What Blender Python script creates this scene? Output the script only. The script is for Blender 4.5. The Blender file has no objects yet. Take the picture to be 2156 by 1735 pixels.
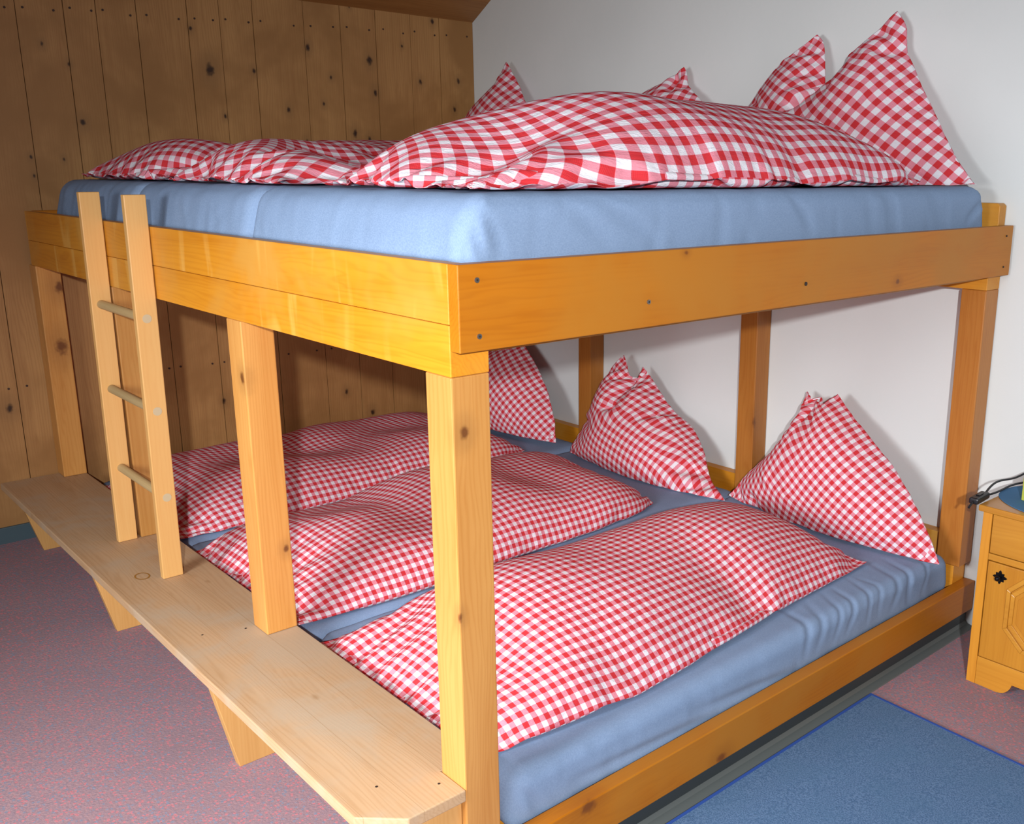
import bpy, bmesh, math, random
import numpy as np
from mathutils import Vector, Matrix, noise

random.seed(7)
C = bpy.context.scene.collection
PI = math.pi

# ------------------------------------------------------------------ node helpers
class NT:
    def __init__(s, name):
        s.m = bpy.data.materials.new(name); s.m.use_nodes = True
        s.t = s.m.node_tree; s.t.nodes.clear()
        s.out = s.n('ShaderNodeOutputMaterial'); s.b = s.n('ShaderNodeBsdfPrincipled')
        s.l(s.b.outputs[0], s.out.inputs[0])
    def n(s, typ, **kw):
        nd = s.t.nodes.new(typ)
        for k, v in kw.items(): setattr(nd, k, v)
        return nd
    def l(s, a, b): s.t.links.new(a, b)
    def put(s, sock, v):
        if isinstance(v, bpy.types.NodeSocket): s.l(v, sock)
        else: sock.default_value = v
    def math(s, op, a, b=0.0, c=0.0, clamp=False):
        nd = s.n('ShaderNodeMath', operation=op, use_clamp=clamp)
        s.put(nd.inputs[0], a); s.put(nd.inputs[1], b); s.put(nd.inputs[2], c)
        return nd.outputs[0]
    def vmath(s, op, a, b):
        nd = s.n('ShaderNodeVectorMath', operation=op)
        s.put(nd.inputs[0], a); s.put(nd.inputs[1], b)
        return nd.outputs['Value'] if op in ('DISTANCE', 'LENGTH', 'DOT_PRODUCT') else nd.outputs[0]
    def noise(s, vec, scale, detail=4, rough=.5, dist=0.):
        nd = s.n('ShaderNodeTexNoise'); s.l(vec, nd.inputs['Vector'])
        nd.inputs['Scale'].default_value = scale; nd.inputs['Detail'].default_value = detail
        nd.inputs['Roughness'].default_value = rough; nd.inputs['Distortion'].default_value = dist
        return nd.outputs['Fac']
    def mix(s, fac, a, b, blend='MIX'):
        nd = s.n('ShaderNodeMix', data_type='RGBA', blend_type=blend, clamp_factor=True)
        s.put(nd.inputs[0], fac)
        for sk, v in ((nd.inputs[6], a), (nd.inputs[7], b)):
            if isinstance(v, bpy.types.NodeSocket): s.l(v, sk)
            else: sk.default_value = (*v, 1)
        return nd.outputs[2]
    def range(s, v, a, b, c=0., d=1., smooth=True):
        nd = s.n('ShaderNodeMapRange'); nd.interpolation_type = 'SMOOTHSTEP' if smooth else 'LINEAR'
        s.put(nd.inputs[0], v)
        for i, x in enumerate((a, b, c, d)): nd.inputs[i+1].default_value = x
        return nd.outputs[0]
    def bump(s, h, strength=.3, dist=.002, normal=None):
        nd = s.n('ShaderNodeBump'); nd.inputs['Strength'].default_value = strength
        nd.inputs['Distance'].default_value = dist; s.l(h, nd.inputs['Height'])
        if normal is not None: s.l(normal, nd.inputs['Normal'])
        return nd.outputs[0]

def srgb(r, g, b):
    f = lambda c: (c/255/12.92) if c/255 <= .04045 else ((c/255+.055)/1.055)**2.4
    return (f(r), f(g), f(b))

# wood: p axis = length axis of the boards; knots = [(point, radius)]
def wood(name, axis, light, dark, knotc, rough=.35, knots=(), grain=.5, coat=0., vor=True, seam=None, blotch=None, plank=False, spec=.4, flame=None, glue=0., ks=1.):
    T = NT(name)
    tc = T.n('ShaderNodeTexCoord'); P = tc.outputs['Object']
    ax = 'xyz'.index(axis); o = [i for i in range(3) if i != ax]
    if plank:
        at = T.n('ShaderNodeAttribute', attribute_name='board'); rnd = at.outputs['Fac']
    else:
        oi = T.n('ShaderNodeObjectInfo'); rnd = oi.outputs['Random']
    sc = [0, 0, 0]; sc[ax] = 1.0; sc[o[0]] = 11; sc[o[1]] = 11
    shift = T.n('ShaderNodeCombineXYZ'); T.l(T.math('MULTIPLY', rnd, 37.0), shift.inputs[ax]); T.l(T.math('MULTIPLY', rnd, 5.0), shift.inputs[o[0]])
    mp = T.vmath('MULTIPLY', P, tuple(sc)); mp = T.vmath('ADD', mp, shift.outputs[0])
    big = T.noise(mp, 1.1, 3, .55, .6)
    sep = T.n('ShaderNodeSeparateXYZ'); T.l(P, sep.inputs[0])
    cross = T.math('ADD', T.math('MULTIPLY', sep.outputs[o[0]], 1.0), T.math('MULTIPLY', sep.outputs[o[1]], .63))
    # growth rings: phase from cross distance plus figure noise
    ph = T.math('ADD', T.math('MULTIPLY', cross, 620.0), T.math('MULTIPLY', big, 55.0))
    ring = T.math('MULTIPLY_ADD', T.math('SINE', ph), .5, .5)
    ring = T.math('POWER', ring, 2.2)
    sc2 = [0, 0, 0]; sc2[ax] = 4; sc2[o[0]] = 130; sc2[o[1]] = 130
    fine = T.noise(T.vmath('MULTIPLY', P, tuple(sc2)), 1.5, 3, .6)
    f = T.math('ADD', T.math('MULTIPLY', ring, .45*grain), T.math('MULTIPLY', fine, .55*grain))
    f = T.math('ADD', f, T.math('MULTIPLY', T.math('SUBTRACT', big, .5), 1.3))
    f = T.math('ADD', f, .12, clamp=True)
    col = T.mix(f, light, dark)
    hue = T.math('MULTIPLY_ADD', rnd, .34, .83)
    cc = T.n('ShaderNodeCombineColor'); 
    for i, k in enumerate((1., .95, .9)): T.l(T.math('MULTIPLY_ADD', rnd, .34*k, 1-.17*k), cc.inputs[i])
    col = T.mix(1.0, col, cc.outputs[0], 'MULTIPLY')
    if blotch:
        bn = T.noise(P, blotch[1], 4, .6, .3)
        col = T.mix(T.range(bn, .42, .68), col, blotch[0])
    if glue:
        wn = T.n('ShaderNodeTexWhiteNoise', noise_dimensions='1D'); T.l(T.math('FLOOR', T.math('DIVIDE', sep.outputs[o[0]], glue)), wn.inputs['W'])
        g1 = T.math('FRACT', T.math('DIVIDE', sep.outputs[o[0]], glue)); ln_ = T.math('SUBTRACT', 1.0, T.range(g1, 0., .022, 0., 1.))
        col = T.mix(T.math('MULTIPLY', wn.outputs[0], .35), col, tuple(c*.72 for c in light)); col = T.mix(T.math('MULTIPLY', ln_, .6), col, knotc)
    if flame:
        sf = [0, 0, 0]; sf[ax] = 7.0; sf[o[0]] = 1.3; sf[o[1]] = 1.3
        fn = T.noise(T.vmath('ADD', T.vmath('MULTIPLY', P, tuple(sf)), shift.outputs[0]), 1.0, 3, .5, .8)
        col = T.mix(T.math('MULTIPLY', T.range(fn, .56, .66), .55), col, flame)
    mask = None
    if vor:
        v = T.n('ShaderNodeTexVoronoi'); v.inputs['Scale'].default_value = 1.0
        sv = [0, 0, 0]; sv[ax] = 2.6; sv[o[0]] = 6.0; sv[o[1]] = 6.0
        T.l(T.vmath('ADD', T.vmath('MULTIPLY', P, tuple(sv)), shift.outputs[0]), v.inputs['Vector'])
        mask = T.range(v.outputs['Distance'], .06*ks, .13*ks, .75, 0.)
    halo = None
    wob = T.noise(P, 60, 2)
    for c, r in knots:
        st = [1, 1, 1]; st[ax] = .7
        d = T.vmath('DISTANCE', T.vmath('MULTIPLY', P, tuple(st)), tuple(a*b for a, b in zip(c, st)))
        d = T.math('ADD', d, T.math('MULTIPLY', T.math('SUBTRACT', wob, .5), r*.9))
        mk = T.range(d, r*.25, r*1.0, 1., 0.); h = T.range(d, r*.6, r*3.2, .42, 0.)
        mask = mk if mask is None else T.math('MAXIMUM', mask, mk)
        halo = h if halo is None else T.math('MAXIMUM', halo, h)
    if halo is not None: col = T.mix(halo, col, tuple(.35*a+.65*b for a, b in zip(light, knotc)))
    if mask is not None: col = T.mix(mask, col, knotc)
    T.l(col, T.b.inputs['Base Color'])
    T.b.inputs['Roughness'].default_value = rough
    T.b.inputs['Specular IOR Level'].default_value = spec
    T.b.inputs['Coat Weight'].default_value = coat; T.b.inputs['Coat Roughness'].default_value = .25
    T.l(T.bump(f, .12, .001), T.b.inputs['Normal'])
    return T.m

def gingham(name, period, red=(.60, .002, .008), white=(.80, .78, .82)):
    T = NT(name)
    uv = T.n('ShaderNodeUVMap'); sep = T.n('ShaderNodeSeparateXYZ'); T.l(uv.outputs[0], sep.inputs[0])
    st = []
    for i in (0, 1):
        fr = T.math('FRACT', T.math('DIVIDE', sep.outputs[i], period))
        a = T.range(fr, .0, .035, 0, 1); b = T.range(fr, .5, .535, 0, 1)
        st.append(T.math('SUBTRACT', a, b))
    both = T.math('MULTIPLY', st[0], st[1]); any_ = T.math('MAXIMUM', st[0], st[1])
    pink = tuple(.5*a+.5*b for a, b in zip((.78, .03, .07), white))
    pink = (.74, .24, .30)
    c = T.mix(any_, white, pink); c = T.mix(both, c, red)
    # woven threads
    w = T.math('MULTIPLY_ADD', T.math('SINE', T.math('MULTIPLY', sep.outputs[0], 5200.)), .5, .5)
    c = T.mix(T.math('MULTIPLY', T.math('MULTIPLY', w, any_), .10), c, white)
    T.l(c, T.b.inputs['Base Color']); T.b.inputs['Roughness'].default_value = .85
    T.b.inputs['Specular IOR Level'].default_value = .0
    # seersucker pucker
    cm = T.n('ShaderNodeCombineXYZ')
    T.l(T.math('MULTIPLY', sep.outputs[0], 160.), cm.inputs[0]); T.l(T.math('MULTIPLY', sep.outputs[1], 420.), cm.inputs[1])
    puck = T.noise(cm.outputs[0], 1.0, 2)
    cm2 = T.n('ShaderNodeCombineXYZ')
    T.l(T.math('MULTIPLY', sep.outputs[0], 9.), cm2.inputs[0]); T.l(T.math('MULTIPLY', sep.outputs[1], 26.), cm2.inputs[1])
    crease = T.noise(cm2.outputs[0], 1.0, 5, .6, 1.2)
    n1 = T.bump(crease, .35, .02)
    T.l(T.bump(T.math('MULTIPLY', puck, T.math('SUBTRACT', 1.15, both)), .5, .0025, n1), T.b.inputs['Normal'])
    return T.m

def plain(name, col, rough=.6, metal=0., spec=.4, bump=None, var=None):
    T = NT(name)
    if var:
        tc = T.n('ShaderNodeTexCoord'); nz = T.noise(tc.outputs['Object'], var[1], 4)
        T.l(T.mix(T.range(nz, .35, .65), col, var[0]), T.b.inputs['Base Color'])
    else: T.b.inputs['Base Color'].default_value = (*col, 1)
    T.b.inputs['Roughness'].default_value = rough; T.b.inputs['Metallic'].default_value = metal
    T.b.inputs['Specular IOR Level'].default_value = spec
    if bump:
        tc = T.n('ShaderNodeTexCoord')
        T.l(T.bump(T.noise(tc.outputs['Object'], bump[0], 5), bump[1], bump[2]), T.b.inputs['Normal'])
    return T.m

def sheet_mat(name):
    T = NT(name)
    tc = T.n('ShaderNodeTexCoord'); P = tc.outputs['Object']
    a = T.noise(T.vmath('MULTIPLY', P, (1400, 200, 200)), 1., 1); b = T.noise(T.vmath('MULTIPLY', P, (200, 1400, 1400)), 1., 1)
    w = T.math('ADD', a, b)
    T.l(T.mix(T.range(w, .75, 1.25), (.20, .29, .44), (.25, .35, .51)), T.b.inputs['Base Color'])
    T.b.inputs['Roughness'].default_value = .9; T.b.inputs['Specular IOR Level'].default_value = .1
    T.l(T.bump(w, .15, .001), T.b.inputs['Normal'])
    return T.m

def carpet(name):
    T = NT(name)
    tc = T.n('ShaderNodeTexCoord'); P = tc.outputs['Object']
    base = T.mix(T.range(T.noise(P, 2.2, 4), .3, .7), (.30, .19, .20), (.36, .225, .24))
    n = T.noise(P, 160, 3, .6); base = T.mix(T.range(n, .35, .65), base, (.26, .185, .215))
    v = T.n('ShaderNodeTexVoronoi'); v.inputs['Scale'].default_value = 120; T.l(P, v.inputs['Vector'])
    sc = T.n('ShaderNodeSeparateColor'); T.l(v.outputs['Color'], sc.inputs[0])
    near = T.range(v.outputs['Distance'], .35, .55, 1, 0)
    base = T.mix(T.math('MULTIPLY', near, T.math('GREATER_THAN', sc.outputs[0], .70)), base, (.47, .18, .20))
    base = T.mix(T.math('MULTIPLY', near, T.math('LESS_THAN', sc.outputs[0], .24)), base, (.22, .22, .28))
    T.l(base, T.b.inputs['Base Color']); T.b.inputs['Roughness'].default_value = .95
    T.b.inputs['Specular IOR Level'].default_value = .1
    T.l(T.bump(n, .5, .003), T.b.inputs['Normal'])
    return T.m

def rug_mat(name):
    T = NT(name)
    tc = T.n('ShaderNodeTexCoord'); P = tc.outputs['Object']
    n = T.noise(P, 260, 3, .7); m = T.noise(P, 9, 3)
    c = T.mix(T.range(n, .38, .62), (.060, .12, .225), (.125, .21, .345))
    c = T.mix(T.math('MULTIPLY', T.range(m, .4, .7), .35), c, (.08, .16, .27))
    T.l(c, T.b.inputs['Base Color']); T.b.inputs['Roughness'].default_value = .95
    T.b.inputs['Specular IOR Level'].default_value = .08
    T.l(T.bump(n, .6, .003), T.b.inputs['Normal'])
    return T.m

def wall_mat(name):
    T = NT(name)
    tc = T.n('ShaderNodeTexCoord'); P = tc.outputs['Object']
    m = T.noise(P, 1.6, 3)
    T.l(T.mix(T.range(m, .3, .7), (.66, .70, .68), (.70, .74, .72)), T.b.inputs['Base Color'])
    T.b.inputs['Roughness'].default_value = .9; T.b.inputs['Specular IOR Level'].default_value = .15
    T.l(T.bump(T.noise(P, 45, 5, .6), .15, .004), T.b.inputs['Normal'])
    return T.m

KN = [(0.764,1.929,.03),(1.513,2.023,.023),(1.534,1.88,.019),(0.252,1.701,.017),(1.784,1.946,.015),(2.006,1.964,.015),(1.418,1.694,.019),(1.491,1.671,.015),(0.883,1.618,.015),(0.812,1.746,.011),(1.098,1.784,.015),(1.208,2.054,.017),(1.312,1.935,.011),(1.269,1.82,.011),(1.175,1.648,.015),(0.144,1.978,.011),(0.228,1.912,.011),(0.056,1.57,.009),(0.059,1.501,.009),(0.169,1.563,.009),(1.689,2.1,.009),(1.865,2.227,.015),(1.423,2.25,.011),(1.978,1.827,.015),(-0.136,.626,.023),(1.292,.479,.015),(1.428,.356,.019),(0.693,.525,.015),(0.699,2.084,.011),(0.953,1.937,.013)]
DK = (.045, .018, .006)
M = {}
M['wallwood'] = wood('aged_pine_panelling', 'z', (.56, .295, .10), (.34, .15, .042), (.040, .016, .006), rough=.55, knots=[((x, 2.836, z), r*.8) for x, z, r in KN], vor=False, plank=True, grain=.55, blotch=((.31, .15, .045), 2.3))
M['slopewood'] = wood('dark_pine_slope', 'x', (.42, .19, .055), (.28, .11, .028), (.04, .016, .006), rough=.5, plank=True)
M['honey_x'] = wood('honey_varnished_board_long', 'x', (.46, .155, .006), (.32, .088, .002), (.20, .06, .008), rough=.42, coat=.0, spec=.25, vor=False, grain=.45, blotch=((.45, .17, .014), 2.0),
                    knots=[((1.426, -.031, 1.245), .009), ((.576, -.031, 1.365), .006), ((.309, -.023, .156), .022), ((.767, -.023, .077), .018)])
M['honey_y'] = wood('honey_varnished_board_end', 'y', (.70, .29, .018), (.50, .16, .005), (.24, .08, .012), rough=.40, coat=.0, spec=.3, vor=False, grain=.5, blotch=((.62, .30, .05), 2.2), flame=(.80, .45, .10))
M['post'] = wood('varnished_pine_post', 'z', (.60, .30, .08), (.45, .175, .03), (.17, .06, .015), rough=.35, coat=.1, vor=False, grain=.5,
                 knots=[((.025, 0, 1.066), .013), ((0, .916, 1.027), .014), ((.069, .90, .564), .010), ((0, .0, .707), .009), ((2.016, .892, .571), .022), ((.054, 2.754, .857), .03), ((.073, 2.754, 1.086), .022)])
M['post_head'] = wood('orange_varnished_head_post', 'z', (.50, .20, .035), (.38, .12, .014), (.15, .05, .01), rough=.4, vor=False, grain=.55, knots=[((2.016, .892, .571), .022)])
M['endgrain'] = wood('sawn_end_grain', 'x', (.66, .40, .16), (.56, .30, .10), (.3, .1, .03), rough=.5, vor=False, grain=.3)
M['ladder'] = wood('pale_varnished_ladder_pine', 'z', (.68, .40, .14), (.60, .30, .085), (.3, .12, .03), rough=.4, vor=False, grain=.35)
M['rung'] = wood('worn_beech_rung', 'y', (.50, .36, .17), (.40, .27, .11), (.3, .2, .1), rough=.55, vor=False, grain=.4)
M['bench'] = wood('worn_untreated_bench_pine', 'y', (.55, .37, .21), (.44, .27, .135), (.30, .17, .07), rough=.55, vor=True, grain=.85, blotch=((.47, .36, .24), 4.0), spec=.3, glue=.097, ks=.6)
M['benchleg'] = wood('bench_support_pine', 'z', (.64, .36, .12), (.50, .24, .06), (.2, .08, .02), rough=.45, vor=True, grain=.4)
M['night'] = wood('amber_varnished_nightstand', 'z', (.58, .25, .025), (.44, .16, .012), (.2, .06, .01), rough=.3, coat=.25, vor=False, grain=.45)
M['night_h'] = wood('amber_varnished_nightstand_rail', 'y', (.60, .27, .03), (.46, .17, .013), (.2, .06, .01), rough=.3, coat=.25, vor=False, grain=.45)
M['ging_big'] = gingham('red_gingham_large_check', .044)
M['ging_small'] = gingham('red_gingham_small_check', .0275)
M['sheet'] = sheet_mat('blue_sheet_cotton')
M['white'] = wall_mat('white_plaster')
M['carpet'] = carpet('speckled_carpet')
M['rug'] = rug_mat('blue_rug_pile')
M['rugedge'] = plain('rug_binding', (.02, .07, .30), .8)
M['bluebase'] = plain('blue_grey_skirting_paint', (.055, .09, .105), .5)
M['plinth'] = plain('grey_vinyl_plinth', (.040, .048, .05), .5)
M['cove'] = plain('light_grey_vinyl_foot', (.10, .115, .11), .5)
M['black'] = plain('matt_black_plastic', (.012, .012, .015), .4)
M['iron'] = plain('black_iron', (.01, .01, .012), .3, .6)
M['screw'] = plain('zinc_screw_head', (.30, .28, .25), .35, .9)
M['screwdark'] = plain('dark_screw_socket', (.03, .02, .015), .6)
M['nail'] = plain('rusty_nail_head', (.045, .02, .012), .6)
M['plug'] = plain('dowel_end', (.50, .40, .24), .7)
M['mat'] = plain('blue_cloth', (.05, .16, .32), .85, bump=(400, .4, .002))
M['green'] = plain('yellow_green_card', (.42, .46, .06), .5)
M['tan'] = plain('tan_paper', (.42, .33, .25), .7)
M['ringstain'] = plain('ring_stain', (.33, .15, .025), .5)

# ------------------------------------------------------------------ mesh helpers
def link(name, bm_or_me, mats, parent=None, smooth=False, bevel=0.):
    if isinstance(bm_or_me, bmesh.types.BMesh):
        me = bpy.data.meshes.new(name); bm_or_me.to_mesh(me); bm_or_me.free()
    else: me = bm_or_me
    for m in (mats if isinstance(mats, (list, tuple)) else [mats]): me.materials.append(m)
    if smooth:
        for p in me.polygons: p.use_smooth = True
    o = bpy.data.objects.new(name, me); C.objects.link(o)
    if parent is not None:
        o.parent = parent
        pl = parent.matrix_basis.translation.copy(); q = parent.parent
        while q is not None: pl += q.matrix_basis.translation; q = q.parent
        # geometry is given in world metres: move mesh back by the parent's place
        if pl.length > 0: me.transform(Matrix.Translation(-pl))
    if bevel:
        b = o.modifiers.new('bevel', 'BEVEL'); b.width = bevel; b.segments = 2; b.limit_method = 'ANGLE'
    return o
def empty(name, label, cat, group=None, loc=(0, 0, 0)):
    o = bpy.data.objects.new(name, None); C.objects.link(o); o.location = loc; o.empty_display_size = .1
    tag(o, label, cat, group); return o
def tag(o, label, cat, group=None):
    o['label'] = label; o['category'] = cat
    if group: o['group'] = group
def struct(o): o['kind'] = 'structure'; return o
def box(bm, x0, x1, y0, y1, z0, z1, mat=0):
    vs = [bm.verts.new((x, y, z)) for z in (z0, z1) for y in (y0, y1) for x in (x0, x1)]
    for f in ((0,2,3,1),(4,5,7,6),(0,1,5,4),(2,6,7,3),(0,4,6,2),(1,3,7,5)):
        fc = bm.faces.new([vs[i] for i in f]); fc.material_index = mat
    return vs
def prism(bm, pts, z0, z1, mat=0, axis='z'):
    # pts = outline in the two other axes, extruded along axis
    def P(a, b, c): return {'z': (a, b, c), 'y': (a, c, b), 'x': (c, a, b)}[axis]
    A = [bm.verts.new(P(a, b, z0)) for a, b in pts]; B = [bm.verts.new(P(a, b, z1)) for a, b in pts]
    f1 = bm.faces.new(A); f2 = bm.faces.new(B); n = len(pts); fs = [f1, f2]
    for i in range(n): fs.append(bm.faces.new((A[i], A[(i+1) % n], B[(i+1) % n], B[i])))
    for f in fs: f.material_index = mat
    bmesh.ops.recalc_face_normals(bm, faces=fs)
def cyl(bm, c, r, h, axis='z', seg=20, mat=0, r2=None):
    # from c along axis by h
    d = {'x': Vector((1,0,0)), 'y': Vector((0,1,0)), 'z': Vector((0,0,1))}[axis]
    q = d.to_track_quat('Z', 'Y'); M4 = Matrix.Translation(Vector(c)+d*h/2) @ q.to_matrix().to_4x4()
    r_ = bmesh.ops.create_cone(bm, cap_ends=True, segments=seg, radius1=r, radius2=r if r2 is None else r2, depth=abs(h), matrix=M4)
    fs = {f for v in r_['verts'] for f in v.link_faces}
    for f in fs: f.material_index = mat
def tube(name, pts, r, mat, parent=None):
    cu = bpy.data.curves.new(name, 'CURVE'); cu.dimensions = '3D'; cu.bevel_depth = r; cu.bevel_resolution = 4
    sp = cu.splines.new('NURBS'); sp.points.add(len(pts)-1)
    for p, q in zip(sp.points, pts): p.co = (*q, 1)
    sp.use_endpoint_u = True; sp.order_u = 4; cu.use_fill_caps = True
    tmp = bpy.data.objects.new(name, cu); C.objects.link(tmp)
    me = bpy.data.meshes.new_from_object(tmp.evaluated_get(bpy.context.evaluated_depsgraph_get()))
    bpy.data.objects.remove(tmp)
    return link(name, me, mat, parent, smooth=True)
def board(name, parent, mat, x0, x1, y0, y1, z0, z1, bevel=.0025):
    bm = bmesh.new(); box(bm, x0, x1, y0, y1, z0, z1); return link(name, bm, mat, parent, bevel=bevel)

# key measures (metres); x runs to the head of the beds, y into the room's corner
LX, WX, WY = 2.10, 2.102, 2.837
ZT, ZS, ZP, ZR, ZB = 1.373, 1.265, 1.171, 1.219, .337
A = .084
fz = lambda y: .033*y          # the old floor is not quite level

# ------------------------------------------------------------------ setting
bm = bmesh.new()
vs = [bm.verts.new((x, y, fz(y)-d)) for d in (0, .05) for x, y in ((-3.2, -3.6), (WX, -3.6), (WX, WY), (-3.2, WY))]
for f in ((0,1,2,3),(7,6,5,4),(0,4,5,1),(1,5,6,2),(2,6,7,3),(3,7,4,0)): bm.faces.new([vs[i] for i in f])
struct(link('floor', bm, M['carpet']))

# back wall: one mesh of boards with open seams, nails along a row
seams = [-3.2,-3.0,-2.78,-2.58,-2.4,-2.2,-2.02,-1.8,-1.62,-1.4,-1.22,-1.0,-.84,-.66,-.48,-.29,-.10,.07,.231,.345,.493,.69,.822,.965,1.195,1.372,1.551,1.738,1.902,WX]
bm = bmesh.new(); lay = bm.faces.layers.float.new('board')
box(bm, -3.2, WX, WY+.012, WY+.05, 0, 2.6)
for i in range(len(seams)-1):
    n0 = len(bm.faces); g = .0014
    tilt = random.uniform(-.001, .001)
    box(bm, seams[i]+g, seams[i+1]-g, WY+random.uniform(-.0015, .0015), WY+.013, .02, 2.6)
    bm.faces.ensure_lookup_table(); rv = random.random()
    for f in bm.faces[n0:]: f[lay] = rv
    for zz in (2.10+.04*(seams[i]), .70):
        for k in (.18, .82):
            x = seams[i]+(seams[i+1]-seams[i])*k+random.uniform(-.008, .008)
            cyl(bm, (x, WY-.0022, zz+random.uniform(-.006, .006)), .0042, .003, 'y', 10, mat=1)
struct(link('wall_back', bm, [M['wallwood'], M['nail']]))
bm = bmesh.new(); box(bm, WX, WX+.08, -3.6, WY+.05, -.15, 3.6)
struct(link('wall_right', bm, M['white']))
# sloping boarded underside of the roof
bm = bmesh.new(); lay = bm.faces.layers.float.new('board')
sl = .56; wdt = .14; n = 20
for i in range(n):
    y1 = WY-i*wdt; y0 = y1-wdt+.002; n0 = len(bm.faces)
    z1, z0 = 2.245+sl*(WY-y1), 2.245+sl*(WY-y0)
    vv = [bm.verts.new(p) for p in ((-3.2,y0,z0),(WX,y0,z0),(WX,y1,z1),(-3.2,y1,z1),(-3.2,y0,z0+.03),(WX,y0,z0+.03),(WX,y1,z1+.03),(-3.2,y1,z1+.03))]
    for f in ((3,2,1,0),(4,5,6,7),(0,1,5,4),(1,2,6,5),(2,3,7,6),(3,0,4,7)): bm.faces.new([vv[k] for k in f])
    bm.faces.ensure_lookup_table(); rv = random.random()
    for f in bm.faces[n0:]: f[lay] = rv
struct(link('ceiling', bm, M['slopewood']))
struct(board('baseboard_back', None, M['bluebase'], -3.2, -.02, WY-.014, WY-.0005, fz(WY)-.01, .158))

# ------------------------------------------------------------------ bunk bed frame
bed = empty('bunk_bed', 'wide honey-varnished pine bunk bed frame built into the room corner', 'bunk bed')
ys = [0., .90, 1.862, 2.752]
for k, y in enumerate(ys):
    z0 = ZB+.0005 if k else fz(0)
    board('post', bed, M['post'], 0, A, y, y+A, z0, ZP, .003)
    board('post', bed, M['post_head'], LX-A, LX-.0005, y, y+A-(.0 if k < 3 else 0), .2355, ZP, .003)
lr = board('long_side_rail', bed, M['honey_x'], 0, 2.09, -.031, -.0005, ZR, ZT, .002)
for x, z in ((.039, 1.345), (.041, 1.246), (.465, 1.271), (1.005, 1.269), (2.046, 1.342), (2.045, 1.247)):
    bm = bmesh.new(); r = .0048 if x < 2 else .003
    cyl(bm, (x, -.0335, z), r, .003, 'y', 18); cyl(bm, (x, -.0338, z), r*.45, .0012, 'y', 6, mat=1)
    link('screw', bm, [M['screw'] if x < 1 else M['screwdark'], M['screwdark']], lr)
# same rail seen end on: its sawn end faces the ladder side
board('end_board', bed, M['honey_y'], 0.0, .030, .0, 2.80, ZS+.0008, ZT, .002)
board('end_beam', bed, M['honey_y'], 0.0, A, .0, 2.80, ZP+.0005, ZS, .002)
board('head_beam', bed, M['honey_y'], LX-A, LX-.0005, .0, 2.80, ZP+.0005, ZS, .002)
bm = bmesh.new(); prism(bm, [(.003, ZS+.001), (2.80, ZS+.001), (2.80, 1.44), (.012, 1.44), (.003, 1.432)], 2.055, LX-.0005, axis='x')
link('headboard', bm, M['honey_y'], bed, bevel=.002)
board('bed_base', bed, M['honey_y'], A+.001, LX-A-.001, .02, 2.79, 1.205, 1.25, .001)
board('back_side_rail', bed, M['honey_x'], .031, LX-A, 2.801, 2.832, ZR, ZT, .002)
board('lower_side_rail', bed, M['honey_x'], A+.0005, LX-.0005, -.023, .018, .066, .171, .003)
board('lower_head_beam', bed, M['honey_y'], LX-A, LX-.0005, .0185, 2.832, .066, .235, .002)
board('lower_headboard', bed, M['honey_y'], LX-.045, LX-.001, A+.001, 2.75, .2355, .325, .002)
board('lower_bed_base', bed, M['honey_y'], .09, LX-A-.001, .0185, 2.82, .10, .135, .001)
pl = board('plinth', bed, M['plinth'], .0, LX-.002, -.004, .03, fz(0)+.0005, .0655, .001)
bm = bmesh.new(); prism(bm, [(-.004, fz(0)+.016), (-.004, fz(-.034)), (-.036, fz(-.036)), (-.034, fz(-.036)+.003), (-.012, .007)], .0, LX-.002, axis='x')
# outline given as (y, z)
link('skirting_foot', bm, M['cove'], pl)

# ------------------------------------------------------------------ bench along the foot of the bed
bench = empty('step_bench', 'long worn unvarnished pine plank bench along the foot of the bunk bed', 'bench')
BW = -.206
bm = bmesh.new()
pts = [(-.132, -.002), (-.0005, -.002), (-.0005, A+.002), (A+.001, A+.002), (A+.001, 2.834), (BW, 2.834), (BW, .072)]
prism(bm, pts, ZB-.026, ZB)
seat = link('seat', bm, M['bench'], bench, bevel=.0025)
bm = bmesh.new()
for i in range(48):
    a0, a1 = 2*PI*i/48, 2*PI*(i+1)/48
    q = []
    for a in (a0, a1):
        for rr in (1.0, .80): q.append(bm.verts.new((-.109+.021*rr*math.cos(a), 1.527+.030*rr*math.sin(a), ZB+.0006)))
    bm.faces.new((q[0], q[2], q[3], q[1]))
bmesh.ops.remove_doubles(bm, verts=bm.verts, dist=1e-5)
link('ring_mark', bm, M['ringstain'], seat)
for x, y in ((-.028, .052), (-.125, .128), (-.025, .98), (-.125, 1.02)):
    bm = bmesh.new(); cyl(bm, (x, y, ZB-.001), .0028, .0017, 'z', 12); link('screw', bm, M['screwdark'], seat)
for y in (.013, .845, 1.80, 2.66):
    bm = bmesh.new(); zf = fz(y)
    prism(bm, [(-.185, ZB-.0265), (-.125, zf), (.06, zf), (.06, ZB-.0265)] if y > .1 else [(-.165, ZB-.0265), (-.125, zf), (-.002, zf), (-.002, ZB-.0265)], y, y+.028, axis='y')
    link('leg', bm, M['benchleg'], bench, bevel=.0015)

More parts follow.
